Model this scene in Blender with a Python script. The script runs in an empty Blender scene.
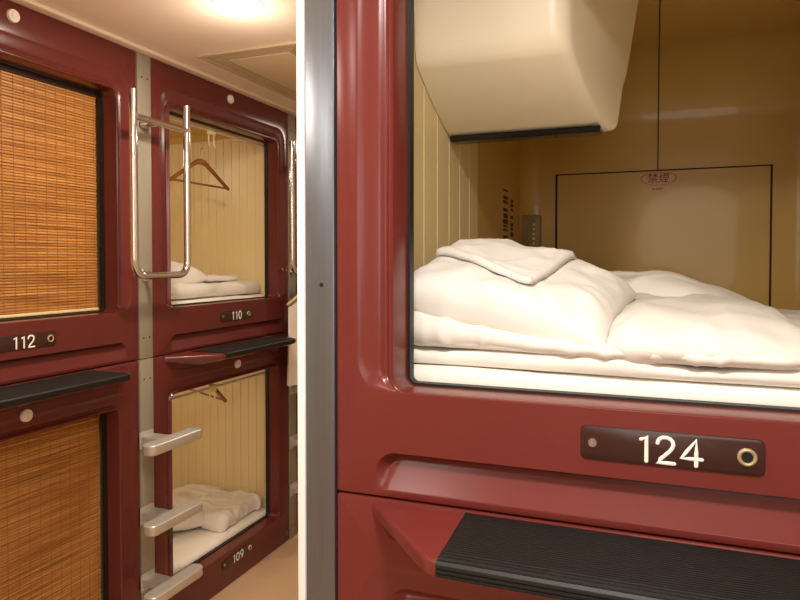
import bpy, bmesh, math, random
from mathutils import Vector, Matrix, noise
from mathutils.bvhtree import BVHTree

random.seed(7)
scn = bpy.context.scene
C = scn.collection
PI = math.pi

# ------------------------------------------------------------------ materials
def lin(c):
    c /= 255.0
    return c / 12.92 if c <= 0.04045 else ((c + 0.055) / 1.055) ** 2.4

def rgb(r, g, b):
    return (lin(r), lin(g), lin(b), 1.0)

def mat(name, col, rough=0.5, metal=0.0, coat=0.0, var=0.0, vscale=8.0, bump=0.0, bscale=60.0,
        stretch=None, emit=None, estr=0.0, spec=0.5, sheen=0.0):
    m = bpy.data.materials.new(name)
    m.use_nodes = True
    nt = m.node_tree
    b = nt.nodes['Principled BSDF']
    b.inputs['Base Color'].default_value = col
    b.inputs['Roughness'].default_value = rough
    b.inputs['Metallic'].default_value = metal
    b.inputs['Coat Weight'].default_value = coat
    b.inputs['Coat Roughness'].default_value = 0.06
    b.inputs['Specular IOR Level'].default_value = spec
    b.inputs['Sheen Weight'].default_value = sheen
    if emit:
        b.inputs['Emission Color'].default_value = emit
        b.inputs['Emission Strength'].default_value = estr
    tc = nt.nodes.new('ShaderNodeTexCoord')
    mp = nt.nodes.new('ShaderNodeMapping')
    nt.links.new(tc.outputs['Object'], mp.inputs['Vector'])
    if stretch:
        mp.inputs['Scale'].default_value = stretch
    if var > 0:
        n = nt.nodes.new('ShaderNodeTexNoise')
        n.inputs['Scale'].default_value = vscale
        n.inputs['Detail'].default_value = 4
        nt.links.new(mp.outputs['Vector'], n.inputs['Vector'])
        r = nt.nodes.new('ShaderNodeValToRGB')
        lo = tuple(max(0, c * (1 - var)) for c in col[:3]) + (1,)
        hi = tuple(min(1, c * (1 + var)) for c in col[:3]) + (1,)
        r.color_ramp.elements[0].position = 0.3
        r.color_ramp.elements[1].position = 0.7
        r.color_ramp.elements[0].color = lo
        r.color_ramp.elements[1].color = hi
        nt.links.new(n.outputs['Fac'], r.inputs['Fac'])
        nt.links.new(r.outputs['Color'], b.inputs['Base Color'])
    if bump > 0:
        n2 = nt.nodes.new('ShaderNodeTexNoise')
        n2.inputs['Scale'].default_value = bscale
        n2.inputs['Detail'].default_value = 3
        nt.links.new(mp.outputs['Vector'], n2.inputs['Vector'])
        bp = nt.nodes.new('ShaderNodeBump')
        bp.inputs['Strength'].default_value = bump
        bp.inputs['Distance'].default_value = 0.004
        nt.links.new(n2.outputs['Fac'], bp.inputs['Height'])
        nt.links.new(bp.outputs['Normal'], b.inputs['Normal'])
    return m

M = {}
M['red'] = mat('burgundy_fibreglass', rgb(113, 46, 41), 0.26, coat=0.0, var=0.05, vscale=5, bump=0.02, bscale=14, spec=0.36)
M['red_shaded'] = mat('shaded_burgundy_fibreglass', rgb(98, 40, 37), 0.22, var=0.05, vscale=5, bump=0.02, bscale=14, spec=0.45)  # same fibreglass, darkened to paint in the left row's dimmer light
M['cream'] = mat('cream_moulding', rgb(207, 168, 90), 0.34, var=0.03, vscale=3, coat=0.15, spec=0.3)
M['shroud'] = mat('cream_plastic_shroud', rgb(245, 233, 204), 0.34, var=0.02, vscale=3, coat=0.08)
M['plank'] = mat('cream_plank_board', rgb(233, 212, 160), 0.38, var=0.03, vscale=4)
M['seal'] = mat('black_rubber_seal', rgb(18, 15, 13), 0.5)
M['gap'] = mat('dark_panel_gap', rgb(45, 24, 8), 0.7)
M['tread'] = mat('black_ribbed_rubber', rgb(27, 26, 23), 0.5, var=0.1, vscale=30, spec=0.35)
M['plate'] = mat('dark_brown_plate', rgb(58, 28, 24), 0.35, coat=0.2)
M['digit'] = mat('white_numeral', rgb(245, 240, 230), 0.4, emit=(1, .95, .88, 1), estr=0.05)
M['white_plastic'] = mat('white_button_plastic', rgb(238, 228, 222), 0.4)
M['lockring'] = mat('brass_lock_ring', rgb(226, 205, 165), 0.28, metal=0.7)
M['screw'] = mat('steel_screw', rgb(170, 165, 158), 0.35, metal=0.9, var=0.2, vscale=300)
M['chrome'] = mat('polished_steel_tube', rgb(226, 227, 230), 0.13, metal=1.0)
M['alu'] = mat('cast_aluminium', rgb(204, 201, 192), 0.36, metal=0.4, var=0.05, vscale=40)
M['post'] = mat('grey_painted_steel', rgb(158, 151, 136), 0.42, metal=0.25, var=0.04, vscale=3)
M['steel'] = mat('brushed_stainless', rgb(124, 129, 138), 0.34, metal=0.85, var=0.05, vscale=10, bump=0.05, bscale=40, stretch=(40, 40, 0.4))
M['white_strip'] = mat('plain_white_strip', rgb(250, 249, 247), 0.4)
M['hole'] = mat('dark_hole', rgb(20, 17, 14), 0.8)
M['linen'] = mat('white_cotton', rgb(238, 232, 222), 0.85, bump=0.3, bscale=28, sheen=0.2)
M['linen2'] = mat('white_cotton_pillow', rgb(240, 235, 227), 0.85, bump=0.25, bscale=24, sheen=0.2)
M['robe'] = mat('pale_folded_cotton', rgb(238, 232, 224), 0.85, bump=0.12, bscale=60)
M['mattress'] = mat('white_sheet', rgb(244, 238, 228), 0.85, bump=0.05, bscale=30)
M['woodhang'] = mat('brown_hanger_wood', rgb(156, 98, 50), 0.4, var=0.2, vscale=12)
M['palewood'] = mat('pale_hanger_wood', rgb(226, 196, 146), 0.45)
M['hook'] = mat('cream_plastic_hook', rgb(236, 214, 160), 0.4)
M['rail'] = mat('white_rail', rgb(225, 215, 200), 0.3, metal=0.2)
M['ceiling'] = mat('warm_white_ceiling', rgb(242, 225, 208), 0.55, var=0.02, vscale=2)
M['cornice'] = mat('pale_cornice', rgb(234, 216, 196), 0.45)
M['floor'] = mat('beige_vinyl_floor', rgb(214, 178, 142), 0.42, var=0.05, vscale=6, bump=0.03, bscale=20)
M['wall'] = mat('cream_wall_paint', rgb(224, 205, 176), 0.6, var=0.02, vscale=3)
M['vent'] = mat('cream_vent_metal', rgb(205, 184, 154), 0.5)
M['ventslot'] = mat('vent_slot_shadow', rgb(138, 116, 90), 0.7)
M['ventpanel'] = mat('vent_centre_panel', rgb(216, 196, 164), 0.5)
M['lampglow'] = mat('lamp_diffuser', rgb(255, 240, 215), 0.5, emit=(1, 0.86, 0.66, 1), estr=14)
M['blackgloss'] = mat('black_bezel', rgb(16, 14, 12), 0.25, coat=0.3)
M['screen'] = mat('dark_screen', rgb(12, 12, 14), 0.1)
M['oval'] = mat('pink_oval_sticker', rgb(226, 178, 146), 0.5)
M['kanji'] = mat('dark_red_lettering', rgb(120, 24, 18), 0.5)
M['print'] = mat('faded_dark_print', rgb(60, 38, 20), 0.6)
M['panel_grey'] = mat('olive_grey_control_plate', rgb(150, 128, 84), 0.45)

def bamboo_mat():
    m = bpy.data.materials.new('woven_bamboo')
    m.use_nodes = True
    nt = m.node_tree
    b = nt.nodes['Principled BSDF']
    b.inputs['Roughness'].default_value = 0.45
    tc = nt.nodes.new('ShaderNodeTexCoord')
    mp = nt.nodes.new('ShaderNodeMapping')
    mp.inputs['Scale'].default_value = (3.0, 3.0, 130.0)
    nt.links.new(tc.outputs['Object'], mp.inputs['Vector'])
    n = nt.nodes.new('ShaderNodeTexNoise')
    n.inputs['Scale'].default_value = 1.0
    n.inputs['Detail'].default_value = 3
    nt.links.new(mp.outputs['Vector'], n.inputs['Vector'])
    r = nt.nodes.new('ShaderNodeValToRGB')
    e = r.color_ramp.elements
    e[0].position = 0.28; e[0].color = rgb(126, 80, 36)
    e[1].position = 0.74; e[1].color = rgb(208, 154, 86)
    mid = r.color_ramp.elements.new(0.5); mid.color = rgb(176, 118, 56)
    nt.links.new(n.outputs['Fac'], r.inputs['Fac'])
    nt.links.new(r.outputs['Color'], b.inputs['Base Color'])
    return m
M['bamboo'] = bamboo_mat()
M['thread'] = mat('brown_blind_thread', rgb(170, 108, 52), 0.7)

# ------------------------------------------------------------------ object helpers
def finish(bm, name, m, parent=None, smooth=True, ang=35, col=None):
    bmesh.ops.recalc_face_normals(bm, faces=bm.faces) if col is None else None
    me = bpy.data.meshes.new(name)
    bm.to_mesh(me)
    bm.free()
    if smooth:
        me.polygons.foreach_set('use_smooth', [True] * len(me.polygons))
        me.set_sharp_from_angle(angle=math.radians(ang))
    for mm in (m if isinstance(m, (list, tuple)) else [m]):
        me.materials.append(mm)
    o = bpy.data.objects.new(name, me)
    C.objects.link(o)
    if parent:
        o.parent = parent
    return o

def tag(o, label, cat, group=None):
    o['label'] = label
    o['category'] = cat
    if group:
        o['group'] = group
    return o

def thing(name, label, cat, loc=(0, 0, 0), rz=0.0, group=None):
    o = bpy.data.objects.new(name, None)
    o.empty_display_size = 0.05
    C.objects.link(o)
    o.location = loc
    o.rotation_euler = (0, 0, rz)
    return tag(o, label, cat, group)

def struct(o):
    o['kind'] = 'structure'
    return o

def rebase(o):
    """move a single-mesh thing's origin to the centre of its base"""
    me = o.data
    xs = [v.co.x for v in me.vertices]; ys = [v.co.y for v in me.vertices]; zs = [v.co.z for v in me.vertices]
    c = Vector(((min(xs) + max(xs)) / 2, (min(ys) + max(ys)) / 2, min(zs)))
    me.transform(Matrix.Translation(-c))
    o.matrix_basis = o.matrix_basis @ Matrix.Translation(c)
    return o

def box(bm, x0, x1, y0, y1, z0, z1, bevel=0.0, seg=2):
    vs = [bm.verts.new((x, y, z)) for x in (x0, x1) for y in (y0, y1) for z in (z0, z1)]
    idx = [(0, 1, 3, 2), (4, 6, 7, 5), (0, 4, 5, 1), (2, 3, 7, 6), (0, 2, 6, 4), (1, 5, 7, 3)]
    fs = [bm.faces.new([vs[i] for i in q]) for q in idx]
    if bevel > 0:
        es = list({e for f in fs for e in f.edges})
        bmesh.ops.bevel(bm, geom=es, offset=bevel, segments=seg, profile=0.5, affect='EDGES')

def boxobj(name, m, dims, parent=None, bevel=0.0, seg=2):
    bm = bmesh.new()
    box(bm, *dims, bevel=bevel, seg=seg)
    return finish(bm, name, m, parent)

def cyl(bm, c, axis, r, h, seg=24, r2=None):
    """cylinder from c along axis for h"""
    a = Vector(axis).normalized()
    up = Vector((0, 0, 1)) if abs(a.z) < 0.9 else Vector((1, 0, 0))
    p = a.cross(up).normalized(); q = a.cross(p)
    c = Vector(c)
    r2 = r if r2 is None else r2
    l0 = [bm.verts.new(c + (p * math.cos(t) + q * math.sin(t)) * r) for t in [2 * PI * i / seg for i in range(seg)]]
    l1 = [bm.verts.new(c + a * h + (p * math.cos(t) + q * math.sin(t)) * r2) for t in [2 * PI * i / seg for i in range(seg)]]
    for i in range(seg):
        bm.faces.new((l0[i], l0[(i + 1) % seg], l1[(i + 1) % seg], l1[i]))
    bm.faces.new(l0[::-1]); bm.faces.new(l1)

def ring(bm, c, axis, r, tube_r, seg=28, ts=8):
    a = Vector(axis).normalized()
    up = Vector((0, 0, 1)) if abs(a.z) < 0.9 else Vector((1, 0, 0))
    p = a.cross(up).normalized(); q = a.cross(p); c = Vector(c)
    tube(bm, [c + (p * math.cos(2 * PI * i / seg) + q * math.sin(2 * PI * i / seg)) * r for i in range(seg)], tube_r, ts, closed=True)

def tube(bm, pts, r, seg=10, closed=False, flat=None):
    pts = [Vector(p) for p in pts]
    n = len(pts)
    rs = r if isinstance(r, (list, tuple)) else [r] * n
    tans = []
    for i in range(n):
        if closed:
            t = pts[(i + 1) % n] - pts[i - 1]
        else:
            t = pts[min(i + 1, n - 1)] - pts[max(i - 1, 0)]
        tans.append(t.normalized())
    up = Vector((0, 0, 1))
    if abs(tans[0].dot(up)) > 0.95:
        up = Vector((1, 0, 0))
    nrm = (up - tans[0] * up.dot(tans[0])).normalized()
    loops = []
    for i in range(n):
        nrm = (nrm - tans[i] * nrm.dot(tans[i])).normalized()
        bn = tans[i].cross(nrm)
        loops.append([bm.verts.new(pts[i] + (nrm * math.cos(2 * PI * k / seg) + bn * math.sin(2 * PI * k / seg)) * rs[i]) for k in range(seg)])
    m = n if closed else n - 1
    for i in range(m):
        a, b = loops[i], loops[(i + 1) % n]
        for k in range(seg):
            bm.faces.new((a[k], a[(k + 1) % seg], b[(k + 1) % seg], b[k]))
    if not closed:
        bm.faces.new(loops[0][::-1]); bm.faces.new(loops[-1])

def fillet_path(pts, rad, n=8):
    pts = [Vector(p) for p in pts]
    out = [pts[0]]
    for i in range(1, len(pts) - 1):
        a = (pts[i - 1] - pts[i]).normalized(); b = (pts[i + 1] - pts[i]).normalized()
        s = pts[i] + a * rad; e = pts[i] + b * rad
        for k in range(n + 1):
            t = k / n
            out.append(s * (1 - t) ** 2 + pts[i] * 2 * t * (1 - t) + e * t ** 2)
    out.append(pts[-1])
    return out

def rrect(l, r, b, t, rad, n=8):
    """rounded rectangle in (u, v); rad a number or (bl, br, tr, tl)"""
    if not isinstance(rad, (list, tuple)):
        rad = (rad,) * 4
    out = []
    for (cx, cy, a0, rr) in ((l, b, PI, rad[0]), (r, b, 1.5 * PI, rad[1]), (r, t, 0, rad[2]), (l, t, .5 * PI, rad[3])):
        sx = 1 if cx == l else -1
        sy = 1 if cy == b else -1
        ox, oy = cx + sx * rr, cy + sy * rr
        for k in range(n + 1):
            a = a0 + .5 * PI * k / n
            out.append((ox + rr * math.cos(a), oy + rr * math.sin(a)))
    return out

def bridge(bm, a, b):
    n = len(a)
    for i in range(n):
        try:
            bm.faces.new((a[i], a[(i + 1) % n], b[(i + 1) % n], b[i]))
        except ValueError:
            pass

def lattice_box(dims, seg, rad, fn=None):
    """closed rounded box with an even grid; fn(co, normal) -> co"""
    x0, x1, y0, y1, z0, z1 = dims
    bm = bmesh.new()
    vd = {}
    def inner(v, a, b):
        return min(max(v, a + rr), b - rr)
    rr = rad
    def remap(t, a, b, r):
        return a + (b - a) * t
    def vert(i, j, k):
        key = (i, j, k)
        if key not in vd:
            p = Vector((remap(i / seg[0], x0, x1, rad), remap(j / seg[1], y0, y1, rad), remap(k / seg[2], z0, z1, rad)))
            rx = min(rad, (x1 - x0) / 2); ry = min(rad, (y1 - y0) / 2); rz = min(rad, (z1 - z0) / 2)
            q = Vector((min(max(p.x, x0 + rx), x1 - rx), min(max(p.y, y0 + ry), y1 - ry), min(max(p.z, z0 + rz), z1 - rz)))
            d = p - q
            # scaled to handle thin boxes
            e = Vector((d.x / rx if rx else 0, d.y / ry if ry else 0, d.z / rz if rz else 0))
            if e.length > 1e-9:
                m_ = max(abs(e.x), abs(e.y), abs(e.z))
                e = e.normalized() * m_
            nn = e.normalized() if e.length > 0 else Vector((0, 0, 1))
            p = q + Vector((e.x * rx, e.y * ry, e.z * rz))
            if fn:
                p = fn(p, nn)
            vd[key] = bm.verts.new(p)
        return vd[key]
    nx, ny, nz = seg
    for i in range(nx):
        for j in range(ny):
            bm.faces.new((vert(i, j, 0), vert(i, j + 1, 0), vert(i + 1, j + 1, 0), vert(i + 1, j, 0)))
            bm.faces.new((vert(i, j, nz), vert(i + 1, j, nz), vert(i + 1, j + 1, nz), vert(i, j + 1, nz)))
    for i in range(nx):
        for k in range(nz):
            bm.faces.new((vert(i, 0, k), vert(i + 1, 0, k), vert(i + 1, 0, k + 1), vert(i, 0, k + 1)))
            bm.faces.new((vert(i, ny, k), vert(i, ny, k + 1), vert(i + 1, ny, k + 1), vert(i + 1, ny, k)))
    for j in range(ny):
        for k in range(nz):
            bm.faces.new((vert(0, j, k), vert(0, j, k + 1), vert(0, j + 1, k + 1), vert(0, j + 1, k)))
            bm.faces.new((vert(nx, j, k), vert(nx, j + 1, k), vert(nx, j + 1, k + 1), vert(nx, j, k + 1)))
    return bm

def fbm(p, s, seed=0.0, o=3):
    return noise.fractal(Vector((p.x * s + seed, p.y * s + seed * 1.7, p.z * s - seed)), 1.0, 2.0, o)

def ridged(p, sx, sy, sz, seed=0.0):
    q = Vector((p.x * sx + seed, p.y * sy - seed, p.z * sz + seed * .5))
    return 1 - abs(noise.noise(q)) * 2

# ------------------------------------------------------------------ numerals
GLY = {
    '0': [[(.36 + .30 * math.sin(2 * PI * k / 28), .5 + .5 * math.cos(2 * PI * k / 28)) for k in range(29)]],
    '1': [[(.18, .86), (.38, 1.0), (.38, .5), (.38, 0)]],
    '2': [[(.05, .76), (.07, .86), (.14, .95), (.25, 1.0), (.40, 1.0), (.52, .95), (.60, .86), (.62, .74), (.58, .60),
           (.48, .46), (.32, .30), (.14, .13), (.03, 0.0), (.30, 0.0), (.66, 0.0)]],
    '4': [[(.72, .26), (.30, .26), (.0, .26), (.20, .56), (.52, 1.0), (.52, .5), (.52, 0)]],
    '9': [[(.36 + .29 * math.sin(2 * PI * k / 24), .69 + .31 * math.cos(2 * PI * k / 24)) for k in range(25)],
          [(.65, .66), (.63, .48), (.55, .28), (.43, .10), (.34, 0.0)]],
}
ADV = {'0': .92, '1': .74, '2': .92, '4': .98, '9': .92}

def number_mesh(text, h):
    """stroked numerals lying in the x-z plane, centred, facing -y"""
    bm = bmesh.new()
    tot = sum(ADV[c] for c in text) * h - .2 * h
    x = -tot / 2
    for c in text:
        for s in GLY[c]:
            tube(bm, [Vector((x + px * h, 0, (py - .5) * h)) for px, py in s], h * .074, 8)
            for e in (s[0], s[-1]):
                r_ = h * .074
                bmesh.ops.create_uvsphere(bm, u_segments=8, v_segments=6, radius=r_,
                                          matrix=Matrix.Translation((x + e[0] * h, 0, (e[1] - .5) * h)))
        x += ADV[c] * h
    for v in bm.verts:
        v.co.y *= 0.35
    return bm

# ------------------------------------------------------------------ the sleeping capsule
W = 0.93
def make_capsule(label, H, upper, number, loc, rz, depth=1.9, detail=False, plate=True, du=(.008, .026, .034, .040), ob=.170, ot=.866, red='red_shaded', pitch=.046):
    root = thing('sleeping_capsule', label, 'sleeping capsule', loc, rz, 'burgundy sleeping capsules')
    # --- front panel
    if upper:
        op = dict(l=.098 + du[0], r=W - .098 + du[0], b=ob, t=.905)
        A = dict(l=.036 + du[0], r=W - .036 + du[0], b=ob - .014, t=.972)
    else:
        op = dict(l=.098 + du[0], r=W - .098 + du[0], b=.142, t=ot)
        A = dict(l=.036 + du[0], r=W - .036 + du[0], b=.127, t=ot + .062)
    # a shallow channel runs round top and sides and dies out at the sill
    # (position, channel depth, drop into the opening, corner radius)
    prof = [(0, 0, 0, .064), (.05, .0006, 0, .062), (.10, .0022, 0, .060), (.20, .0040, 0, .056), (.36, .0060, 0, .050), (.52, .0078, 0, .044),
            (.60, .0092, 0, .041), (.66, .0122, 0, .038), (.70, .0132, 0, .036), (.74, .0128, 0, .035), (.78, .0100, 0, .033), (.82, .0055, 0, .031),
            (.85, .0030, .0003, .029), (.885, .0025, .001, .027), (.93, .0025, .004, .023), (.962, .0025, .013, .020), (.985, .0025, .030, .017), (1.0, .0025, .066, .015)]
    bm = bmesh.new()
    def addloop(pts, d):
        return [bm.verts.new((u, d, v)) for u, v in pts]
    def loop_edges(vs):
        es = []
        for i in range(len(vs)):
            q = (vs[i], vs[(i + 1) % len(vs)])
            es.append(bm.edges.get(q) or bm.edges.new(q))
        return es
    e = .0035
    outer = addloop(rrect(e, W - e, e, H - e, .002, 4), 0)
    mid = addloop(rrect(e * .3, W - e * .3, e * .3, H - e * .3, .003, 4), e * .3)
    out2 = addloop(rrect(0, W, 0, H, .004, 4), e)
    out3 = addloop(rrect(0, W, 0, H, .004, 4), .075)
    bridge(bm, out3, out2); bridge(bm, out2, mid); bridge(bm, mid, outer)
    loops = []
    for (t, dc, dd, rad) in prof:
        vb_ = A['b'] + (op['b'] - A['b']) * t
        pts_ = rrect(A['l'] + (op['l'] - A['l']) * t, A['r'] + (op['r'] - A['r']) * t, vb_, A['t'] + (op['t'] - A['t']) * t, rad, 8)
        # extra rows up the jambs so that the channel can fade out
        rows = [op['b'] + .008 + .007 * q for q in range(8)]
        lo_, hi_ = pts_[8], pts_[9]
        pts_ = pts_[:18] + [(pts_[17][0], r_) for r_ in rows if r_ > pts_[17][1] + .002] + pts_[18:] + [(pts_[0][0], r_) for r_ in rows[::-1] if r_ > pts_[0][1] + .002]
        def fade(v):
            q = min(1, max(0, (v - (op['b'] - .003)) / .022))
            return q * q * (3 - 2 * q)
        loops.append([bm.verts.new((u, dc * fade(v) + dd, v)) for u, v in pts_])
    fe = loop_edges(outer) + loop_edges(loops[0])
    for a, b in zip(loops[:-1], loops[1:]):
        bridge(bm, a, b)
    nl = len(loops[-1])
    back = []
    for v in loops[-1]:
        cu_, cv_ = W / 2 + du[0], (op['b'] + op['t']) / 2
        back.append(bm.verts.new((v.co.x + (.060 if v.co.x > cu_ else -.060), .071, v.co.z + (.05 if v.co.z > cv_ else -.05))))
    bridge(bm, loops[-1], back)
    if upper:
        # sloping foot groove above the seam
        vt, vb, Dp = .068, .010, .026
        def gl(ins, frac, rtop):
            pts = rrect(.062 + du[1] + ins, W - .062 + du[1] * .5 - ins, vb + ins * .15, vt - ins * .5, (.004, .004, rtop, rtop), 6)
            return [bm.verts.new((u, Dp * frac * max(0, (v - vb)) / (vt - vb), v)) for u, v in pts]
        g0 = gl(0, 0, .034); g1 = gl(.004, .15, .032); g2 = gl(.010, .65, .028); g3 = gl(.018, 1.0, .022)
        fe += loop_edges(g0)
        bridge(bm, g0, g1); bridge(bm, g1, g2); bridge(bm, g2, g3)
        ge = [bm.edges.get((g3[i], g3[(i + 1) % len(g3)])) for i in range(len(g3))]
        bmesh.ops.triangle_fill(bm, edges=ge, use_beauty=True)
    bmesh.ops.triangle_fill(bm, edges=fe, use_beauty=True, normal=(0, -1, 0))
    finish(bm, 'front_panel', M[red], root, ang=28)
    # --- rubber seal round the opening
    bm = bmesh.new()
    a0 = [bm.verts.new((u, .050, v)) for u, v in rrect(op['l'] - .0005, op['r'] + .0005, op['b'] - .0005, op['t'] + .0005, .013, 8)]
    a1 = [bm.verts.new((u, .050, v)) for u, v in rrect(op['l'] + .004, op['r'] - .004, op['b'] + .0035, op['t'] - .004, .010, 8)]
    a2 = [bm.verts.new((u, .074, v)) for u, v in rrect(op['l'] + .004, op['r'] - .004, op['b'] + .0035, op['t'] - .004, .010, 8)]
    a3 = [bm.verts.new((u, .074, v)) for u, v in rrect(op['l'] - .0005, op['r'] + .0005, op['b'] - .0005, op['t'] + .0005, .013, 8)]
    for v in a0 + a1:
        v.co.y = .057
    bridge(bm, a0, a1); bridge(bm, a1, a2); bridge(bm, a2, a3); bridge(bm, a3, a0)
    finish(bm, 'rubber_seal', M['seal'], root)
    # --- moulded interior
    base = .075
    roof = H - .085
    bm = lattice_box((.020, W - .020, .040, depth, base, roof), (40, 90, 60), .055 if detail else .04)
    bmesh.ops.delete(bm, geom=[f for f in bm.faces if f.calc_center_median().y < .078], context='FACES')
    RB = .20
    for v in bm.verts:
        dy, dz = v.co.y - (depth - RB), v.co.z - (roof - RB)
        if dy > 0 and dz > 0:
            d_ = math.hypot(dy, dz)
            if d_ > RB:
                v.co.y = depth - RB + dy / d_ * RB; v.co.z = roof - RB + dz / d_ * RB
    ln = finish(bm, 'interior_lining', M['cream'], root, ang=60)
    # --- tongue-and-groove boards on both side walls
    for side in (0, 1):
        bm = bmesh.new()
        y = .078
        pw = pitch
        prof2 = []
        while y < .72:
            prof2 += [(y, 0.0035), (y + .0025, 0.0), (y + pw - .0025, 0.0), (y + pw, .0035)]
            y += pw
        prof2.append((y, .0055))
        zt, zb = roof - .035, .125
        lo, hi = [], []
        for (yy, dd) in prof2:
            xx = .026 - dd if side == 0 else W - .026 + dd
            lo.append(bm.verts.new((xx, yy, zb))); hi.append(bm.verts.new((xx, yy, zt)))
        for i in range(len(lo) - 1):
            bm.faces.new((lo[i], lo[i + 1], hi[i + 1], hi[i]))
        finish(bm, 'plank_lining', M['plank'], root, ang=12)
    # --- number plate
    if plate:
        pc = .1125 if upper else .100
        uc = W / 2 + du[2]
        bm = bmesh.new()
        r0 = [bm.verts.new((u, .0004, v)) for u, v in rrect(uc - .109, uc + .109, pc - .0225, pc + .0225, .008, 4)]
        r1 = [bm.verts.new((u, -.0022, v)) for u, v in rrect(uc - .1085, uc + .1085, pc - .022, pc + .022, .008, 4)]
        r2 = [bm.verts.new((u, -.0026, v)) for u, v in rrect(uc - .1075, uc + .1075, pc - .021, pc + .021, .0075, 4)]
        bridge(bm, r0, r1); bridge(bm, r1, r2); bm.faces.new(r2)
        bp = finish(bm, 'number_plate', M['plate'], root)
        bp['label'] = 'dark brown number plate'
        if number:
            bm = number_mesh(number, .0325)
            o = finish(bm, 'numerals', M['digit'], bp)
            o.location = (uc + .001, -.0032, pc - .001)
        bm = bmesh.new()
        cyl(bm, (uc - .093, -.001, pc), (0, -1, 0), .0066, .0035, 18, .0054)
        box(bm, uc - .0965, uc - .0895, -.0050, -.0044, pc - .0008, pc + .0008)
        finish(bm, 'screw', M['screw'], bp)
        bm = bmesh.new()
        ring(bm, (uc + .089, -.0035, pc), (0, 1, 0), .0088, .0026, 28, 8)
        lk = finish(bm, 'lock_ring', M['lockring'], bp)
        bm = bmesh.new()
        cyl(bm, (uc + .089, -.001, pc), (0, -1, 0), .0075, .003, 22)
        box(bm, uc + .0878, uc + .0902, -.0052, -.0040, pc - .005, pc + .005)
        finish(bm, 'key_slot', M['hole'], bp)
    # --- round white call button
    vbtn = 1.019 if upper else .928
    ub = W / 2 + (0 if upper else du[3])
    bm = bmesh.new()
    cyl(bm, (ub, .0005, vbtn), (0, -1, 0), .0185, .008, 28, .0172)
    bt = finish(bm, 'call_button', M['white_plastic'], root)
    bm = bmesh.new()
    cyl(bm, (ub, -.0075, vbtn), (0, -1, 0), .0085, .0025, 22, .0075)
    finish(bm, 'button_cap', M['robe'], bt)
    # --- the ledge with its rubber tread above a lower capsule
    if not upper:
        P = .156
        zt, zb = H - .0048, H - .025
        def ledge_loop(ins, z, pscale=1.0):
            p = P * pscale
            base_pts = [(.058 + ins, .001), (.203 + ins * .4, -p + ins), (.225, -p + ins)]
            pts = fillet_path([Vector((a, b, 0)) for a, b in [(.058 + ins, .001), (.199 + ins * .4, -p + ins), (.30, -p + ins)]], .018, 5)
            left = [(q.x, q.y) for q in pts]
            right = [(W - q.x, q.y) for q in pts][::-1]
            return [bm.verts.new((a, b, z)) for a, b in left + right]
        bm = bmesh.new()
        l0 = ledge_loop(.006, zt)
        l1 = ledge_loop(.0015, zt - .003)
        l2 = ledge_loop(0, zt - .008)
        l3 = ledge_loop(.001, zb)
        l4 = ledge_loop(.007, zb - .006, .96)
        l5 = ledge_loop(.024, zb - .034, .30)
        l6 = ledge_loop(.034, zb - .056, .05)
        bm.faces.new(l0)
        for a, b in ((l0, l1), (l1, l2), (l2, l3), (l3, l4), (l4, l5), (l5, l6)):
            bridge(bm, a, b)
        bm.faces.new(l6[::-1])
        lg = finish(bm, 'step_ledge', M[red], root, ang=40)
        # ribbed mat: profile swept across, its ends running from the wall to the nosing
        bm = bmesh.new()
        pr = []
        yy = -.004
        zz = zt + .0035
        while yy > -P + .030:                     # fine ribs on top
            pr += [(yy, zz), (yy - .003, zz), (yy - .0036, zz - .0003), (yy - .0052, zz - .0003)]
            yy -= .0058
        for k in range(3):                        # bold ribs near the nose
            pr += [(yy, zz + .0004), (yy - .0045, zz + .0008), (yy - .0056, zz - .002), (yy - .0072, zz - .002)]
            yy -= .0082
        pr += [(-P - .004, zz - .001), (-P - .0075, zz - .004)]
        z_ = zz - .0055
        for k in range(2):
            pr += [(-P - .0080, z_), (-P - .0080, z_ - .0028), (-P - .0060, z_ - .0036), (-P - .0060, z_ - .0046)]
            z_ -= .0054
        pr += [(-P - .0078, z_), (-P - .0070, z_ - .003), (-P + .004, z_ - .004), (-P + .004, zt + .0005), (-.004, zt + .0005)]
        def ue(y):
            f = min(1, max(0, -y / P))
            return .205 + .0075 * f
        la = [bm.verts.new((ue(y), y, z)) for y, z in pr]
        lb = [bm.verts.new((W - ue(y), y, z)) for y, z in pr]
        bridge(bm, la, lb)
        bm.faces.new(la[::-1]); bm.faces.new(lb)
        tr = finish(bm, 'rubber_tread', M['tread'], root, ang=25)
        tr['label'] = 'black ribbed rubber tread'
    return root, op

SEAM_L = 1.026
XL = -1.665
L90 = PI / 2
BAY1 = 1.862     # near edge of bay with 110 / 109
BAY0 = 0.862
BAY2 = 2.862
def left_loc(b, z):
    return (XL, b, z)

caps = {}
HU = 2.095 - SEAM_L
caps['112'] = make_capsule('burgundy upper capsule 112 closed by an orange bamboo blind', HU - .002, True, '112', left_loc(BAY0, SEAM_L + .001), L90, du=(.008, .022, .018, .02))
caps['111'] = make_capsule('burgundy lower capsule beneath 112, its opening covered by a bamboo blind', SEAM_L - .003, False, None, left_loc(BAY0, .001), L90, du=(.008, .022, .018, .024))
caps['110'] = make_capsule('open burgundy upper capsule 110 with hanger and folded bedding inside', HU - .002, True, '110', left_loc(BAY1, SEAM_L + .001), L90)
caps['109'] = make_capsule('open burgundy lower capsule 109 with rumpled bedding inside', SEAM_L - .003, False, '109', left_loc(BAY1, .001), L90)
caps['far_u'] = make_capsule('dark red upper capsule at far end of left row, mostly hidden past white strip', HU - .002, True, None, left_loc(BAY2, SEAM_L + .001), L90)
caps['far_l'] = make_capsule('dark red lower capsule at far end of left row, beside the floor', SEAM_L - .003, False, None, left_loc(BAY2, .001), L90)

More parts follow.
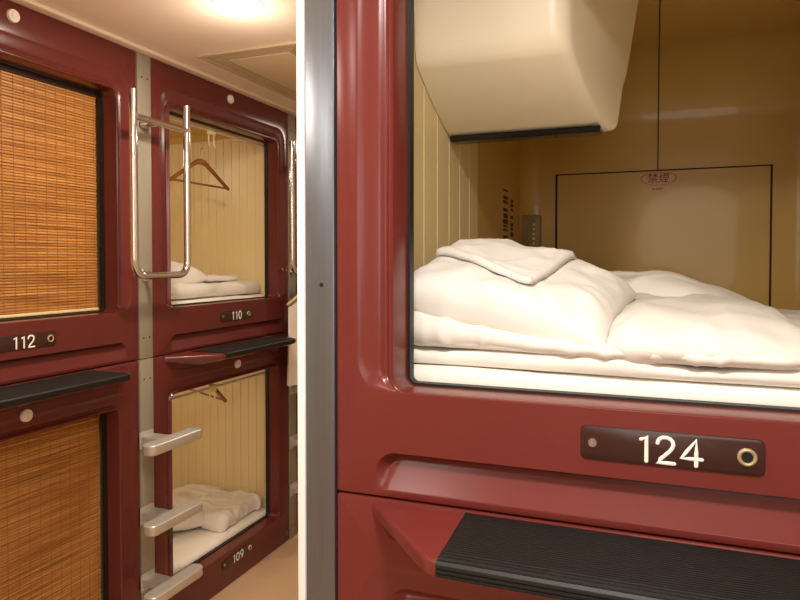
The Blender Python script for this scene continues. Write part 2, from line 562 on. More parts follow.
XR, YR, SEAM_R = -.453, .90, 1.013
caps['124'] = make_capsule('large open burgundy capsule 124 in the foreground with thick white bedding', 2.095 - SEAM_R - .002, True, '124', (XR, YR, SEAM_R + .001), 0, depth=1.40, detail=True, du=(-.003, .002, .006, 0), ob=.160, red='red', pitch=.085)
caps['123'] = make_capsule('burgundy capsule below 124 topped by a wide black ribbed tread', SEAM_R - .003, False, None, (XR, YR, .001), 0, depth=1.40, du=(0, 0, 0, 0), ot=.850, red='red', pitch=.085)
R124 = caps['124'][0]

# --- details inside 124 (local: x across, y deep, z up)
D = 1.40
bm = bmesh.new()
hl, hr, ht, hb = .133, .787, .650, .19
for (x0, x1, z0, z1) in ((hl, hl + .007, hb, ht), (hr - .006, hr, hb, ht), (hl, hr, ht - .004, ht)):
    box(bm, x0, x1, D - .0022, D + .001, z0, z1)
hg = finish(bm, 'hatch_gap', M['gap'], R124)
bm = bmesh.new()
rf = (2.095 - SEAM_R - .002) - .085
rad = .20
path = [Vector((.459, D - .001, ht))]
path.append(Vector((.459, D - .001, rf - rad)))
for k in range(1, 8):
    a = PI / 2 * k / 8
    path.append(Vector((.459, D - rad + (rad - .001) * math.cos(a), rf - rad + (rad - .001) * math.sin(a))))
path.append(Vector((.459, D - rad, rf - .001)))
path.append(Vector((.459, .45, rf - .001)))
tube(bm, path, .0017, 6)
finish(bm, 'lining_seam', M['gap'], R124)
# no-smoking sticker
bm = bmesh.new()
cyl(bm, (0, 0, 0), (0, -1, 0), .5, .001, 40)
for v in bm.verts:
    v.co.x *= .108; v.co.z *= .043
st = finish(bm, 'oval_sticker', M['oval'], R124)
st.location = (.461, D - .0005, .621)
st['label'] = 'oval sticker reading 禁煙'
bm = bmesh.new()
ring(bm, (0, 0, 0), (0, 1, 0), .5, .010, 40, 6)
for v in bm.verts:
    v.co.x *= .106; v.co.z *= .041; v.co.y *= .05
o = finish(bm, 'sticker_border', M['kanji'], st); o.location = (0, -.0012, 0)
def text_mesh(body, size):
    cu = bpy.data.curves.new('lettering', 'FONT')
    cu.body = body; cu.size = size; cu.align_x = 'CENTER'; cu.align_y = 'CENTER'
    cu.extrude = .0002
    to = bpy.data.objects.new('lettering_source', cu)
    C.objects.link(to)
    dg = bpy.context.evaluated_depsgraph_get()
    me = bpy.data.meshes.new_from_object(to.evaluated_get(dg))
    bpy.data.objects.remove(to); bpy.data.curves.remove(cu)
    return me
me = text_mesh('禁煙', .034)
me.transform(Matrix.Rotation(PI / 2, 4, 'X'))
me.materials.clear(); me.materials.append(M['kanji'])
o = bpy.data.objects.new('kanji_lettering', me); C.objects.link(o); o.parent = st; o.location = (0, -.0016, 0)
bm = bmesh.new()
for x0, x1 in ((-.016, -.009), (-.004, .004), (.005, .010), (.011, .016)):
    box(bm, x0, x1, -.001, 0, -.0015, .0015)
o = finish(bm, 'small_print', M['print'], R124); o.location = (.459, D - .0003, .588)
# printed notice on the left lining
rnd = random.Random(3)
for cy, z_hi, z_lo, wd in ((1.12, .575, .43, .07), (1.215, .552, .43, .045)):
    z = z_hi
    bm = bmesh.new()
    while z > z_lo:
        hgt = rnd.choice((.006, .010, .014))
        x_off = rnd.uniform(0, .008)
        box(bm, .0195, .0208, cy - wd / 2 + x_off, cy + wd / 2 - rnd.uniform(0, .006), z - hgt, z)
        z -= hgt + rnd.choice((.004, .006, .014))
    finish(bm, 'printed_notice', M['print'], R124, smooth=False)
# control plate in the back left corner
bm = bmesh.new()
box(bm, .022, .086, D - .035, D + .002, .395, .512, bevel=.004)
cp = finish(bm, 'control_plate', M['panel_grey'], R124)
bm = bmesh.new()
for k in range(5):
    cyl(bm, (.066, D - .034, .415 + .016 * k), (0, -1, 0), .004, .004, 12)
finish(bm, 'control_buttons', M['hook'], cp)

# ------------------------------------------------------------------ television hanging in 124
tv = thing('television', 'cream moulded television shroud hanging from the ceiling of capsule 124', 'television', (XR + .17, YR + .42, SEAM_R + .62))
def tvl(p):     # capsule-local to television-local
    return Vector(p) - Vector((.17, .42, .62))
# horizontal sections: z, front y, back y, right x at front, right x at back
secs = [(.985, .250, .625, .306, .428), (.90, .264, .620, .306, .416), (.80, .274, .612, .306, .402), (.757, .278, .605, .306, .396),
        (.732, .284, .597, .308, .390), (.719, .299, .591, .311, .388), (.680, .372, .580, .323, .384), (.645, .452, .568, .337, .381),
        (.634, .488, .562, .344, .378), (.629, .502, .558, .344, .373), (.6265, .512, .554, .342, .366)]
bm = bmesh.new()
lps = []
for (z, f, b, xr, xb) in secs:
    xl = .0275
    rr = .024
    pts = [(xl, b), (xl, f)]
    # rounded front right corner
    c0 = Vector((xr - rr * 1.3, f, 0)); cc = Vector((xr, f, 0)); dv = Vector((xb - xr, b - f, 0)).normalized()
    c1 = cc + dv * min(rr * 1.3, (b - f) * .45)
    for k in range(8):
        t = k / 7
        q = c0 * (1 - t) ** 2 + cc * 2 * t * (1 - t) + c1 * t ** 2
        pts.append((q.x, q.y))
    cb = Vector((xb, b, 0)); e0 = cb - dv * min(.012, (b - f) * .3); e1 = Vector((xb - .014, b, 0))
    for k in range(5):
        t = k / 4
        q = e0 * (1 - t) ** 2 + cb * 2 * t * (1 - t) + e1 * t ** 2
        pts.append((q.x, q.y))
    lps.append([bm.verts.new(tvl((x, y, z))) for x, y in pts])
for a, b in zip(lps[:-1], lps[1:]):
    bridge(bm, a, b)
bm.faces.new(lps[0]); bm.faces.new(lps[-1][::-1])
finish(bm, 'housing', M['shroud'], tv, ang=40)
bm = bmesh.new()
vs = [Vector(p) for p in ((.030, .500, .6165), (.346, .498, .6165), (.346, .545, .618), (.030, .545, .618),
                          (.030, .490, .628), (.349, .488, .628), (.349, .556, .628), (.030, .556, .628))]
vv = [bm.verts.new(tvl(p)) for p in vs]
for q in ((0, 1, 2, 3), (4, 7, 6, 5), (0, 4, 5, 1), (1, 5, 6, 2), (2, 6, 7, 3), (3, 7, 4, 0)):
    bm.faces.new([vv[i] for i in q])
bmesh.ops.bevel(bm, geom=list(bm.edges), offset=.002, segments=2, affect='EDGES')
bz = finish(bm, 'bezel', M['blackgloss'], tv)
bz['label'] = 'black lower edge of the screen frame'
bm = bmesh.new()
# screen on the side facing the sleeper, sloping with the back of the housing
def backpt(x, z):
    t = (z - .6265) / (.995 - .6265)
    return tvl((x, .552 + t * .088 + .006, z))
q = [bm.verts.new(backpt(x, z)) for x, z in ((.05, .66), (.345, .66), (.36, .93), (.05, .93))]
q2 = [bm.verts.new(v.co + Vector((0, -.02, 0))) for v in q]
bm.faces.new(q); bm.faces.new(q2[::-1]); bridge(bm, q2, q)
finish(bm, 'screen', M['screen'], tv)

# ------------------------------------------------------------------ bedding builders
def soft_slab(name, m, dims, seg, rad, root, amp=.004, sc=7, seed=0, wr=.003, wsc=(6, 14, 3), zfun=None, parent=None, post=None):
    x0, x1, y0, y1, z0, z1 = dims
    def fn(p, n):
        d = fbm(p, sc, seed) * amp + max(0, ridged(p, *wsc, seed=seed + 3) - .55) * wr * 2
        if n.z < -.7:
            d *= .1
        q = p + n * d
        if zfun:
            t = (p.z - z0) / (z1 - z0)
            q.z += zfun(p.x, p.y) * max(0, min(1, t))
        if post:
            q = post(q)
        return q
    bm = lattice_box(dims, seg, rad, fn)
    o = finish(bm, name, m, parent, ang=180)
    if parent is None:
        o.matrix_basis = root.matrix_basis.copy()
        rebase(o)
    return o

def pillow_mesh(L, Wd, T, n=56, seed=0, blunt=4.0, amp=.004, power=.42):
    bm = bmesh.new()
    top, bot = {}, {}
    for i in range(n + 1):
        for j in range(n + 1):
            a = -1 + 2 * i / n; b = -1 + 2 * j / n
            # denser near the edges
            a_ = math.sin(a * PI / 2); b_ = math.sin(b * PI / 2)
            e = max(0.0, (1 - abs(a_) ** blunt)) * max(0.0, (1 - abs(b_) ** blunt))
            h = e ** power
            x = a_ * L / 2 * (1 - .05 * (1 - b_ ** 2) * abs(a_) ** 3)
            y = b_ * Wd / 2 * (1 - .06 * (1 - a_ ** 2) * abs(b_) ** 3)
            p = Vector((x, y, 0))
            w = fbm(p, 9, seed) * amp * 1.3
            ang = math.atan2(b_, a_)
            edge = max(abs(a_), abs(b_))
            w += amp * 1.6 * noise.noise(Vector((math.cos(ang) * 5.5 + seed, math.sin(ang) * 5.5, edge * 1.2))) * edge ** 2
            hh = h * T * .62 + w * h
            vt = bm.verts.new((x, y, hh + T * .30))
            top[i, j] = vt
            if i in (0, n) or j in (0, n):
                bot[i, j] = vt
            else:
                bot[i, j] = bm.verts.new((x, y, T * .30 - h * T * .32 + w * h * .4))
    for i in range(n):
        for j in range(n):
            bm.faces.new((top[i, j], top[i + 1, j], top[i + 1, j + 1], top[i, j + 1]))
            bm.faces.new((bot[i, j], bot[i, j + 1], bot[i + 1, j + 1], bot[i + 1, j]))
    return bm

def clamp(x, a=0.0, b=1.0):
    return max(a, min(b, x))
def sm(x):
    x = clamp(x)
    return x * x * (3 - 2 * x)

# ------------------------------------------------------------------ bedding of 124
G_B = 'bedding in capsule 124'
mt = soft_slab('mattress', M['mattress'], (.030, W - .030, .082, D - .03, .125, .183), (40, 50, 6), .016, R124, amp=.001, wr=.0)
tag(mt, 'white sheeted mattress at the bottom of the bedding in capsule 124', 'mattress')
duvet = thing('folded_quilt', 'thick white quilt folded in layers under the pillow in capsule 124', 'quilt', (XR + .345, YR + .37, SEAM_R + .184))
dl = Vector((.345, .37, .184))
def dq(dims):
    return (dims[0] - dl.x, dims[1] - dl.x, dims[2] - dl.y, dims[3] - dl.y, dims[4] - dl.z, dims[5] - dl.z)
def ztop(x, y):
    u = x + dl.x; yy = y + dl.y
    return -.030 * sm((u - .03) / .33) + .055 * sm((yy - .13) / .35) * (1 - .5 * sm((u - .3) / .3))
def skew(q):
    u = q.x + dl.x; yy = q.y + dl.y
    k = sm((u - .08) / .5)
    q.y -= .022 * k * (1 - sm((yy - .1) / .3))
    q.z -= .006 * k * sm((q.z + dl.z - .186) / .03) * (1 - sm((yy - .1) / .3))
    return q
def wav(x, y):
    return .004 * math.sin(x * 17 + 1.3) + .003 * math.sin(x * 31)
soft_slab('quilt_layer', M['linen'], dq((.036, .655, .108, .62, .1850, .214)), (90, 60, 10), .016, None, amp=.004, sc=8, seed=2, wr=.004, zfun=wav, parent=duvet, post=skew)
soft_slab('quilt_layer', M['linen'], dq((.034, .640, .100, .64, .213, .270)), (100, 70, 14), .029, None, amp=.006, sc=7, seed=5, wr=.006, wsc=(16, 5, 4), zfun=ztop, parent=duvet, post=skew)
def zr(x, y):
    u = x + dl.x; yy = y + dl.y
    return -.030 * sm((.22 - yy) / .14) - .014 * sm((u - .55) / .12)
soft_slab('quilt_layer', M['linen'], dq((.392, .668, .104, .60, .210, .281)), (70, 80, 22), .040, None, amp=.009, sc=6, seed=9, wr=.007, wsc=(9, 7, 5), zfun=zr, parent=duvet, post=skew)
def zb2(x, y):
    u = x + dl.x
    return -.004 - .060 * sm((u - .45) / .25)
soft_slab('quilt_layer', M['linen'], dq((.30, .690, .50, .90, .186, .325)), (60, 60, 22), .055, None, amp=.011, sc=6, seed=14, wr=.008, wsc=(7, 9, 5), zfun=zb2, parent=duvet)

soft_slab('quilt_layer', M['linen'], dq((.60, .87, .34, 1.05, .186, .232)), (40, 60, 10), .02, None, amp=.008, sc=6, seed=19, wr=.006, parent=duvet)
bm = pillow_mesh(.362, .320, .098, seed=4, blunt=4.0, amp=.0085)
pil = finish(bm, 'pillow', M['linen2'], None, ang=180)
pl = Vector((XR + .222, YR + .262, SEAM_R + .262))
pil.rotation_euler = (math.radians(13.0), math.radians(11.0), math.radians(-4))
pil.location = pl
tag(pil, 'plump white pillow lying on the folded quilt in capsule 124', 'pillow')
bpy.context.view_layer.update()
mw = pil.matrix_basis
tree_ = BVHTree.FromPolygons([mw @ v.co for v in pil.data.vertices], [tuple(p.vertices) for p in pil.data.polygons])
# folded cotton robe lying on the pillow
cor = [Vector((-.372, 1.125)), Vector((-.182, 1.040)), Vector((-.132, 1.225)), Vector((-.318, 1.325))]
def quad(a, b):
    p = cor[0] * (1 - a) * (1 - b) + cor[1] * a * (1 - b) + cor[2] * a * b + cor[3] * (1 - a) * b
    return p
def top_z(x, y):
    h = tree_.ray_cast(Vector((x, y, 3)), Vector((0, 0, -1)))
    return h[0].z if h[0] else SEAM_R + .30
n = 36
bm = bmesh.new()
T, B = {}, {}
zmap = {}
for i in range(n + 1):
    for j in range(n + 1):
        p = quad(i / n, j / n)
        zmap[i, j] = top_z(p.x, p.y)
for it in range(8):
    zz = dict(zmap)
    for i in range(n + 1):
        for j in range(n + 1):
            nb = [zz[a, b] for a, b in ((i - 1, j), (i + 1, j), (i, j - 1), (i, j + 1)) if (a, b) in zz]
            zmap[i, j] = max(zmap[i, j], sum(nb) / len(nb))
for i in range(n + 1):
    for j in range(n + 1):
        a, b = i / n, j / n
        p = quad(a, b)
        ed = min(a, 1 - a, b, 1 - b)
        th = .015 * (1 - (1 - clamp(ed / .04)) ** 2) ** .5 if ed < .04 else .015
        th *= .78
        p3 = Vector((p.x, p.y, 0))
        wv = fbm(p3, 14, 3) * .004 + max(0, ridged(p3, 10, 22, 1, 2) - .5) * .006
        if abs(b - .10) < .02 or abs(a - .88) < .018:
            wv -= .0018
        z = zmap[i, j] + .002
        T[i, j] = bm.verts.new((p.x, p.y, z + th + wv * min(1, ed * 8 + .3)))
        B[i, j] = T[i, j] if ed == 0 else bm.verts.new((p.x, p.y, z))
for i in range(n):
    for j in range(n):
        bm.faces.new((T[i, j], T[i + 1, j], T[i + 1, j + 1], T[i, j + 1]))
        try:
            bm.faces.new((B[i, j], B[i, j + 1], B[i + 1, j + 1], B[i + 1, j]))
        except ValueError:
            pass
robe = rebase(finish(bm, 'folded_robe', M['robe'], None, ang=180))
tag(robe, 'flat folded white cotton robe lying on top of the pillow in capsule 124', 'robe')

# ------------------------------------------------------------------ bedding of 110
R110 = caps['110'][0]
o = soft_slab('mattress', M['mattress'], (.030, W - .030, .082, 1.6, .125, .183), (30, 40, 5), .016, R110, amp=.002, wr=0)
tag(o, 'thin white mattress under the bedding in capsule 110', 'mattress')
o = soft_slab('folded_quilt', M['linen'], (.04, .875, .11, .62, .186, .246), (80, 50, 12), .03, R110, amp=.008, sc=8, seed=21, wr=.006)
tag(o, 'white quilt folded flat beneath the pillow in capsule 110', 'quilt')
o = soft_slab('folded_towel', M['robe'], (.50, .72, .14, .42, .252, .276), (30, 30, 8), .011, R110, amp=.004, sc=12, seed=25, wr=.003)
tag(o, 'small folded white towel right of the pillow in capsule 110', 'towel')
bm = pillow_mesh(.38, .34, .11, n=40, seed=8, blunt=3.5, amp=.006)
o = finish(bm, 'pillow', M['linen2'], None, ang=180)
o.matrix_basis = R110.matrix_basis @ Matrix.Translation((.305, .31, .248)) @ Matrix.Rotation(math.radians(6), 4, 'X')
tag(o, 'white pillow behind the grab handle in capsule 110', 'pillow')

# ------------------------------------------------------------------ bedding of 109
R109 = caps['109'][0]
o = soft_slab('mattress', M['mattress'], (.030, W - .030, .082, 1.6, .085, .157), (40, 60, 5), .016, R109, amp=.003, wr=.002)
tag(o, 'white mattress showing bare at the front of capsule 109', 'mattress')
o = soft_slab('rumpled_quilt', M['linen'], (.56, .885, .12, .56, .160, .228), (60, 60, 12), .03, R109, amp=.015, sc=8, seed=31, wr=.012, wsc=(12, 8, 5))
tag(o, 'rumpled white quilt against the far wall of capsule 109', 'quilt')
bm = pillow_mesh(.40, .30, .14, n=46, seed=18, blunt=3.0, amp=.016)
o = finish(bm, 'pillow', M['linen2'], None, ang=180)
o.matrix_basis = R109.matrix_basis @ Matrix.Translation((.50, .44, .175)) @ Matrix.Rotation(math.radians(68), 4, 'Z') @ Matrix.Rotation(math.radians(10), 4, 'X')
tag(o, 'crumpled white pillow beside the quilt in capsule 109', 'pillow')

# ------------------------------------------------------------------ bamboo blinds
def make_blind(cap, op, label):
    root = thing('bamboo_blind', label, 'blind', cap.matrix_basis @ Vector((W / 2, .085, op['b'] + .006)), L90, 'bamboo blinds on the left row')
    u0, u1 = op['l'] + .006 - W / 2, op['r'] - .006 - W / 2
    h = op['t'] - op['b'] - .02
    bm = bmesh.new()
    rnd = random.Random(len(label))
    z = .012
    pitch = .0088
    while z < h:
        r = pitch * .47
        off = rnd.uniform(-.0008, .0008)
        seg = 6
        la, lb = [], []
        for k in range(seg):
            a = 2 * PI * k / seg
            la.append(bm.verts.new((u0 + rnd.uniform(0, .002), off + r * .55 * math.sin(a), z + r * math.cos(a))))
            lb.append(bm.verts.new((u1 - rnd.uniform(0, .002), off + r * .55 * math.sin(a), z + r * math.cos(a))))
        bridge(bm, la, lb)
        bm.faces.new(la[::-1]); bm.faces.new(lb)
        z += pitch
    finish(bm, 'bamboo_slats', M['bamboo'], root)
    bm = bmesh.new()
    nth = 20
    for k in range(nth):
        x = u0 + .012 + (u1 - u0 - .024) * k / (nth - 1)
        box(bm, x - .0007, x + .0007, -.0038, -.0030, .006, h)
    finish(bm, 'weft_threads', M['thread'], root)
    boxobj('bottom_rail', M['hook'], (u0, u1, -.006, .006, 0, .009), root, bevel=.002)
    boxobj('head_rail', M['gap'], (u0, u1, -.008, .014, h - .004, h + .012), root, bevel=.002)
make_blind(*caps['112'], 'orange bamboo blind drawn across upper capsule 112')
make_blind(*caps['111'], 'darker brown bamboo blind drawn across lower capsule beneath the tread')

# ------------------------------------------------------------------ posts between the bays
def make_post(y, label):
    root = thing('steel_post', label, 'post', (XL, y, 0), 0, 'grey posts of the left row')
    g = .0022
    boxobj('post_section', M['post'], (-.040, .003, g, .068 - g, .001, SEAM_L - .0015), root, bevel=.0015)
    boxobj('post_section', M['post'], (-.040, .003, g, .068 - g, SEAM_L + .0015, 2.086), root, bevel=.0015)
    boxobj('backing_channel', M['hole'], (-.10, -.045, .001, .067, .001, 2.085), root)
    for z in (.955, 1.10, 2.005, .06):
        for yy in (.021, .049):
            bm = bmesh.new()
            cyl(bm, (.0025, yy, z), (1, 0, 0), .0032, .0012, 12)
            finish(bm, 'screw', M['hole'], root)
    return root
p1 = make_post(1.793, 'grey steel post with ladder rungs between capsules 112 and 110')
p2 = make_post(2.793, 'grey steel post beyond capsule 110, partly hidden by white strip')

# ------------------------------------------------------------------ grab handles
def make_handle(yc, label):
    xo = .080
    root = thing('grab_handle', label, 'handle', (XL, yc, 1.305), 0, 'chrome grab handles')
    hw = .131
    bm = bmesh.new()
    pts = fillet_path([(xo, -hw, .622), (xo, -hw, .014), (xo, hw, .014), (xo, hw, .622)], .055, 10)
    tube(bm, pts, .0125, 16)
    finish(bm, 'loop_tube', M['chrome'], root, ang=50)
    bm = bmesh.new()
    tube(bm, [(xo, -hw + .008, .535), (xo, hw - .008, .535)], .0115, 14)
    finish(bm, 'cross_bar', M['chrome'], root, ang=50)
    for z in (.535, .014):
        bm = bmesh.new()
        tube(bm, [(.003, 0, z), (xo - .004, 0, z)], .010, 14)
        cyl(bm, (.0032, 0, z), (1, 0, 0), .024, .006, 24, .022)
        finish(bm, 'bracket', M['chrome'], root, ang=50)
    return root
make_handle(1.822, 'shiny chrome grab handle loop between capsules 112 and 110')
make_handle(2.825, 'far chrome grab handle glimpsed beside the white strip')

# ------------------------------------------------------------------ ladder steps
def make_step(yc, z, label):
    root = thing('ladder_step', label, 'step', (XL, yc, z), 0, 'aluminium ladder steps')
    x0, x1 = .094, .150
    bm = bmesh.new()
    L = .132
    lp = [[], [], [], []]
    out = rrect(x0, x1, -L, L, .024, 6)
    inn = rrect(x0 + .003, x1 - .003, -L + .003, L - .003, .022, 6)
    bt = [bm.verts.new((a, b, -.034)) for a, b in inn]
    b2 = [bm.verts.new((a, b, -.030)) for a, b in out]
    t2 = [bm.verts.new((a, b, -.003)) for a, b in out]
    tp = [bm.verts.new((a, b, 0)) for a, b in inn]
    bm.faces.new(bt[::-1]); bridge(bm, bt, b2); bridge(bm, b2, t2); bridge(bm, t2, tp); bm.faces.new(tp)
    bar = finish(bm, 'foot_bar', M['alu'], root, ang=40)
    bm = bmesh.new()
    for k in range(4):
        xx = x0 + .013 + .010 * k
        box(bm, xx - .0018, xx + .0018, -L + .02, L - .02, -.0005, .0012)
    finish(bm, 'grip_ribs', M['alu'], bar)
    bm = bmesh.new()
    vs = [(.0032, -.030, -.006), (.0032, .030, -.006), (.100, .024, -.004), (.100, -.024, -.004),
          (.0032, -.030, -.036), (.0032, .030, -.036), (.100, .024, -.028), (.100, -.024, -.028)]
    v = [bm.verts.new(p) for p in vs]
    for q in ((0, 3, 2, 1), (4, 5, 6, 7), (0, 1, 5, 4), (1, 2, 6, 5), (2, 3, 7, 6), (3, 0, 4, 7)):
        bm.faces.new([v[i] for i in q])
    bmesh.ops.bevel(bm, geom=list(bm.edges), offset=.003, segments=2, affect='EDGES')
    finish(bm, 'arm', M['alu'], root)
    boxobj('mounting_plate', M['alu'], (.0032, .007, -.033, .033, -.052, .008), root, bevel=.0015)
for z, w in ((.765, 'highest'), (.500, 'middle'), (.264, 'lowest')):
    make_step(1.82, z, 'aluminium ladder step beside capsule 109, %s of its three' % w)
    make_step(2.825, z, 'aluminium ladder step glimpsed beside white strip, %s of its three' % w)

# ------------------------------------------------------------------ hangers, hooks and rails
def hanger_mesh(half, drop, thick=.0105):
    bm = bmesh.new()
    pts = fillet_path([(-half, 0, -drop), (0, 0, 0), (half, 0, -drop)], .05, 8)
    n_ = len(pts)
    tube(bm, pts, [thick * (.75 + .55 * math.sin(PI * i / (n_ - 1))) for i in range(n_)], 10)
    return bm
def make_hanger(cap, u, y, zapex, label, half=.20, drop=.115):
    root = thing('clothes_hanger', label, 'hanger', cap.matrix_basis @ Vector((u, y, zapex)), L90)
    o = finish(hanger_mesh(half, drop), 'shoulder_bar', M['woodhang'], root, ang=50)
    bm = bmesh.new()
    tube(bm, [(-half + .01, 0, -drop + .003), (half - .01, 0, -drop + .003)], .0048, 8)
    finish(bm, 'trouser_bar', M['woodhang'], root, ang=50)
    bm = bmesh.new()
    hk = [Vector((0, 0, 0)), Vector((0, 0, .035))] + [Vector((.014 - .014 * math.cos(a), 0, .035 + .014 + .014 * math.sin(a) - .014)) for a in [PI * k / 10 * 1.25 for k in range(1, 11)]]
    tube(bm, hk, .0018, 8)
    finish(bm, 'hook', M['screw'], root, ang=50)
    # a small hook on a rod down from the capsule roof carries it
    return root
def roof_hook(cap, u, y, ztop_, zbot, along=False):
    bm = bmesh.new()
    tube(bm, fillet_path([(u + .0145, y, ztop_), (u + .0145, y, zbot - .002), (u + .0145 - (.014 if along else 0), y - (0 if along else .014), zbot - .002), (u + .0145 - (.014 if along else 0), y - (0 if along else .014), zbot + .014)], .005, 4), .0022, 8)
    cyl(bm, (u + .0145, y, ztop_ - .004), (0, 0, 1), .010, .006, 14)
    finish(bm, 'ceiling_hook', M['hook'], cap, ang=50)
make_hanger(R110, .548, .215, .795, 'brown wooden clothes hanger in the open upper capsule on the left')
roof_hook(R110, .548, .215, HU - .087, .837)
hg9 = make_hanger(R109, .588, .285, .888, 'brown wooden clothes hanger in the open lower capsule on the left')
hg9.rotation_euler = (0, math.radians(8), L90 - PI / 2 - .12)
roof_hook(R109, .581, .2705, SEAM_L - .088, .931, True)
for cap, zr_ in ((R110, .893), (R109, .830)):
    bm = bmesh.new()
    tube(bm, [(.03, .088, zr_), (W - .03, .088, zr_)], .0055, 10)
    finish(bm, 'curtain_rail', M['rail'], cap, ang=50)
def make_clip(cap, u, zr_, label, s=1.0):
    root = thing('curtain_hook', label, 'hook', cap.matrix_basis @ Vector((u, .088, zr_)), L90)
    boxobj('clip_body', M['hook'], (-.022 * s, .022 * s, -.008, .008, -.018, .010), root, bevel=.003)
    bm = bmesh.new()
    for x in (-.017 * s, .017 * s):
        tube(bm, fillet_path([(x, 0, -.010), (x, 0, -.060 * s), (x + .006, -.004, -.070 * s)], .004, 4), .0032, 8)
    finish(bm, 'prongs', M['hook'], root, ang=50)
make_clip(R110, .455, .893, 'cream two-pronged plastic hook on the rail of the upper open capsule')
make_clip(R109, .45, .830, 'cream two-pronged plastic hook on the rail of the lower open capsule', 1.0)

# pale hanger with a white garment on the far handle
yd = Vector((.025, .165, 0)).normalized()
gang = math.atan2(yd.y, yd.x)
GX, GY, GZ = XL + .092, 2.845, 1.318 - .068
root = thing('clothes_hanger', 'pale wooden hanger hooked on the far grab handle', 'hanger', (GX, GY, GZ), gang)
finish(hanger_mesh(.175, .085, .009), 'shoulder_bar', M['palewood'], root, ang=50)
bm = bmesh.new()
tube(bm, [Vector((0, 0, 0)), Vector((0, 0, .05))] + [Vector((0, .016 - .016 * math.cos(a), .05 + .022 * math.sin(a))) for a in [PI * k / 8 for k in range(1, 9)]], .002, 8)
finish(bm, 'hook', M['screw'], root, ang=50)
bm = bmesh.new()
nx, nz = 40, 30
F, Bk = {}, {}
for i in range(nx + 1):
    for k in range(nz + 1):
        s = -1 + 2 * i / nx
        t = k / nz
        x = s * (.168 + .012 * t)
        sh = -.085 * abs(s) ** 1.1
        z = -.012 + sh * (1 - t) + (-.455) * t
        fold = .007 * math.sin(s * 15 + 1) * t + .006 * math.sin(s * 27) * t
        wdt = .014 * (1 - abs(s) ** 6) ** .5 + .001
        F[i, k] = bm.verts.new((x, fold - wdt, z)); Bk[i, k] = bm.verts.new((x, fold + wdt, z))
for i in range(nx):
    for k in range(nz):
        bm.faces.new((F[i, k], F[i + 1, k], F[i + 1, k + 1], F[i, k + 1]))
        bm.faces.new((Bk[i, k], Bk[i, k + 1], Bk[i + 1, k + 1], Bk[i + 1, k]))
for k in range(nz):
    for i in (0, nx):
        bm.faces.new((F[i, k], F[i, k + 1], Bk[i, k + 1], Bk[i, k]))
g = finish(bm, 'hanging_towel', M['robe'], None, ang=180)
g.location = (GX, GY, GZ); g.rotation_euler = (0, 0, gang)
rebase(g)
tag(g, 'white cloth draped on the pale hanger next to the white strip', 'towel')

# ------------------------------------------------------------------ corner post of the right-hand unit
root = thing('corner_post', 'tall brushed stainless steel post at left of capsule 124', 'post', (-.479, YR, 0))
boxobj('post_face', M['steel'], (-.0255, .0245, -.004, .05, .001, 2.098), root, bevel=.002)
for z in (1.33, .5, 1.95):
    bm = bmesh.new()
    cyl(bm, (.003, -.0038, z), (0, -1, 0), .0032, .0012, 14)
    finish(bm, 'screw', M['hole'], root)
boxobj('backing_channel', M['hole'], (-.020, .0255, .052, .10, .001, 2.09), root)

# ------------------------------------------------------------------ the setting
def sbox(name, m, dims, bevel=0):
    return struct(boxobj(name, m, dims, None, bevel))
sbox('floor', M['floor'], (-3.8, 2.2, -1.6, 5.0, -.10, 0))
sbox('ceiling', M['ceiling'], (-3.8, 2.2, -1.6, 5.0, 2.10, 2.2))
sbox('trim_1', M['cornice'], (XL - .01, XL + .035, -.6, 4.9, 2.086, 2.0995), .003)
sbox('dividing_strip', M['white_strip'], (-.5178, -.5050, YR - .006, YR + .09, .001, 2.0995), .001)  # white dividing strip, given a solid body beside the steel post
sbox('wall_right', M['wall'], (-.5200, -.470, YR + .10, 4.9, .001, 2.0995))
sbox('wall_left', M['wall'], (XL - .25, XL, -1.5, BAY0 - .008, .001, 2.0995))
sbox('wall_left', M['wall'], (XL - .25, XL - .002, BAY2 + W + .004, 4.9, .001, 2.0995))
sbox('wall_far', M['wall'], (-3.7, 2.1, 4.9, 5.0, .001, 2.0995))
sbox('wall_back', M['wall'], (-3.7, 2.1, -1.6, -1.5, .001, 2.0995))
sbox('wall_front', M['wall'], (.485, 2.1, YR, YR + .06, .001, 2.0995))
sbox('wall_side', M['wall'], (2.1, 2.2, -1.6, 5.0, .001, 2.0995))

# ------------------------------------------------------------------ ceiling fittings
root = thing('ceiling_light', 'round glowing downlight set in the corridor ceiling', 'light', (-1.12, 1.61, 2.0985))
bm = bmesh.new()
ring(bm, (0, 0, .0005), (0, 0, 1), .074, .002, 40, 8)
finish(bm, 'rim', M['cornice'], root)
bm = bmesh.new()
cyl(bm, (0, 0, -.004), (0, 0, 1), .072, .004, 40)
finish(bm, 'diffuser', M['lampglow'], root)

root = thing('ceiling_vent', 'rectangular cream air vent grille in the corridor ceiling', 'vent', (-1.315, 1.93, 2.0985))
vw, vl = .205, .92
bm = bmesh.new()
def frame(bm, x0, x1, y0, y1, w, z0, z1):
    box(bm, x0, x1, y0, y0 + w, z0, z1); box(bm, x0, x1, y1 - w, y1, z0, z1)
    box(bm, x0, x0 + w, y0 + w, y1 - w, z0, z1); box(bm, x1 - w, x1, y0 + w, y1 - w, z0, z1)
frame(bm, -vw, vw, 0, vl, .020, -.008, .001)
finish(bm, 'outer_frame', M['vent'], root, ang=20)
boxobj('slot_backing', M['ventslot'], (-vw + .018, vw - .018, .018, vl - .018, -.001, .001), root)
for k in range(3):
    bm = bmesh.new()
    o_ = .028 + .016 * k
    frame(bm, -vw + o_, vw - o_, o_, vl - o_, .009, -.006, .0005)
    finish(bm, 'louvre', M['vent'], root, ang=20)
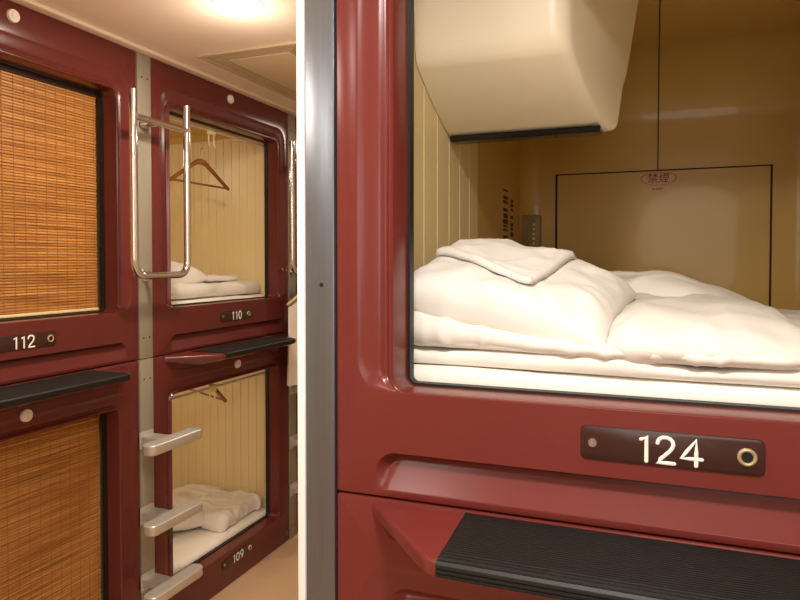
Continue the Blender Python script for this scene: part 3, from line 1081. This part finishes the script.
boxobj('centre_panel', M['ventpanel'], (-vw + .078, vw - .078, .078, vl - .078, -.008, .0005), root, bevel=.002)

# ------------------------------------------------------------------ light
def area(name, loc, size, power, col, rot=(0, 0, 0), shape='DISK', sy=None):
    l = bpy.data.lights.new(name, 'AREA')
    l.shape = shape; l.size = size
    if sy:
        l.size_y = sy
    l.energy = power; l.color = col
    o = bpy.data.objects.new(name, l); C.objects.link(o)
    o.location = loc; o.rotation_euler = rot
    return o
WARM = (1.0, .87, .71)
SOFT = (1.0, .97, .91)
def point(name, loc, power, col, r=.05):
    l = bpy.data.lights.new(name, 'POINT')
    l.energy = power; l.color = col; l.shadow_soft_size = r
    o = bpy.data.objects.new(name, l); C.objects.link(o); o.location = loc
area('corridor_lamp', (-1.12, 1.61, 2.085), .13, 9.5, WARM)
area('near_lamp', (-.05, .22, 2.085), .22, 18, SOFT)
area('rear_lamp', (-.9, -.35, 2.085), .16, 8, SOFT)
area('back_fill', (.3, -1.35, 1.55), .9, 8, SOFT, (PI / 2, 0, 0))  # added soft fill, stands in for bounce off the bright wall behind
area('far_lamp', (-1.12, 3.4, 2.085), .13, 6, WARM)
point('corridor_glow', (-1.12, 1.61, 1.99), 2.4, WARM, .07)
point('rear_fill', (-.85, .6, 1.78), 4.4, WARM, .07)  # added point fill without a fitting, imitates bounce up to the ceiling
point('capsule_lamp_110', R110.matrix_basis @ Vector((.30, .75, .84)), 2.7, WARM)
point('capsule_lamp_109', R109.matrix_basis @ Vector((.30, .65, .80)), 2.6, WARM)

w = bpy.data.worlds.new('world'); scn.world = w
w.use_nodes = True
w.node_tree.nodes['Background'].inputs['Color'].default_value = (.9, .72, .52, 1)
w.node_tree.nodes['Background'].inputs['Strength'].default_value = .03

# ------------------------------------------------------------------ camera
cd = bpy.data.cameras.new('camera')
cam = bpy.data.objects.new('camera', cd)
C.objects.link(cam)
PITCH = math.radians(1.36)
cam.location = (0, 0, 1.365)
cam.rotation_euler = (PI / 2 - PITCH, 0, math.radians(21.18))
cd.sensor_width = 36.0
cd.lens = 36.0 * 658 / 800
cd.shift_y = -(38 - 658 * math.tan(PITCH)) / 800
cd.clip_start = .02
scn.camera = cam
scn.view_settings.view_transform = 'Standard'
scn.view_settings.look = 'None'
scn.view_settings.exposure = 0.0
scn.cycles.max_bounces = 8
scn.cycles.use_denoising = True
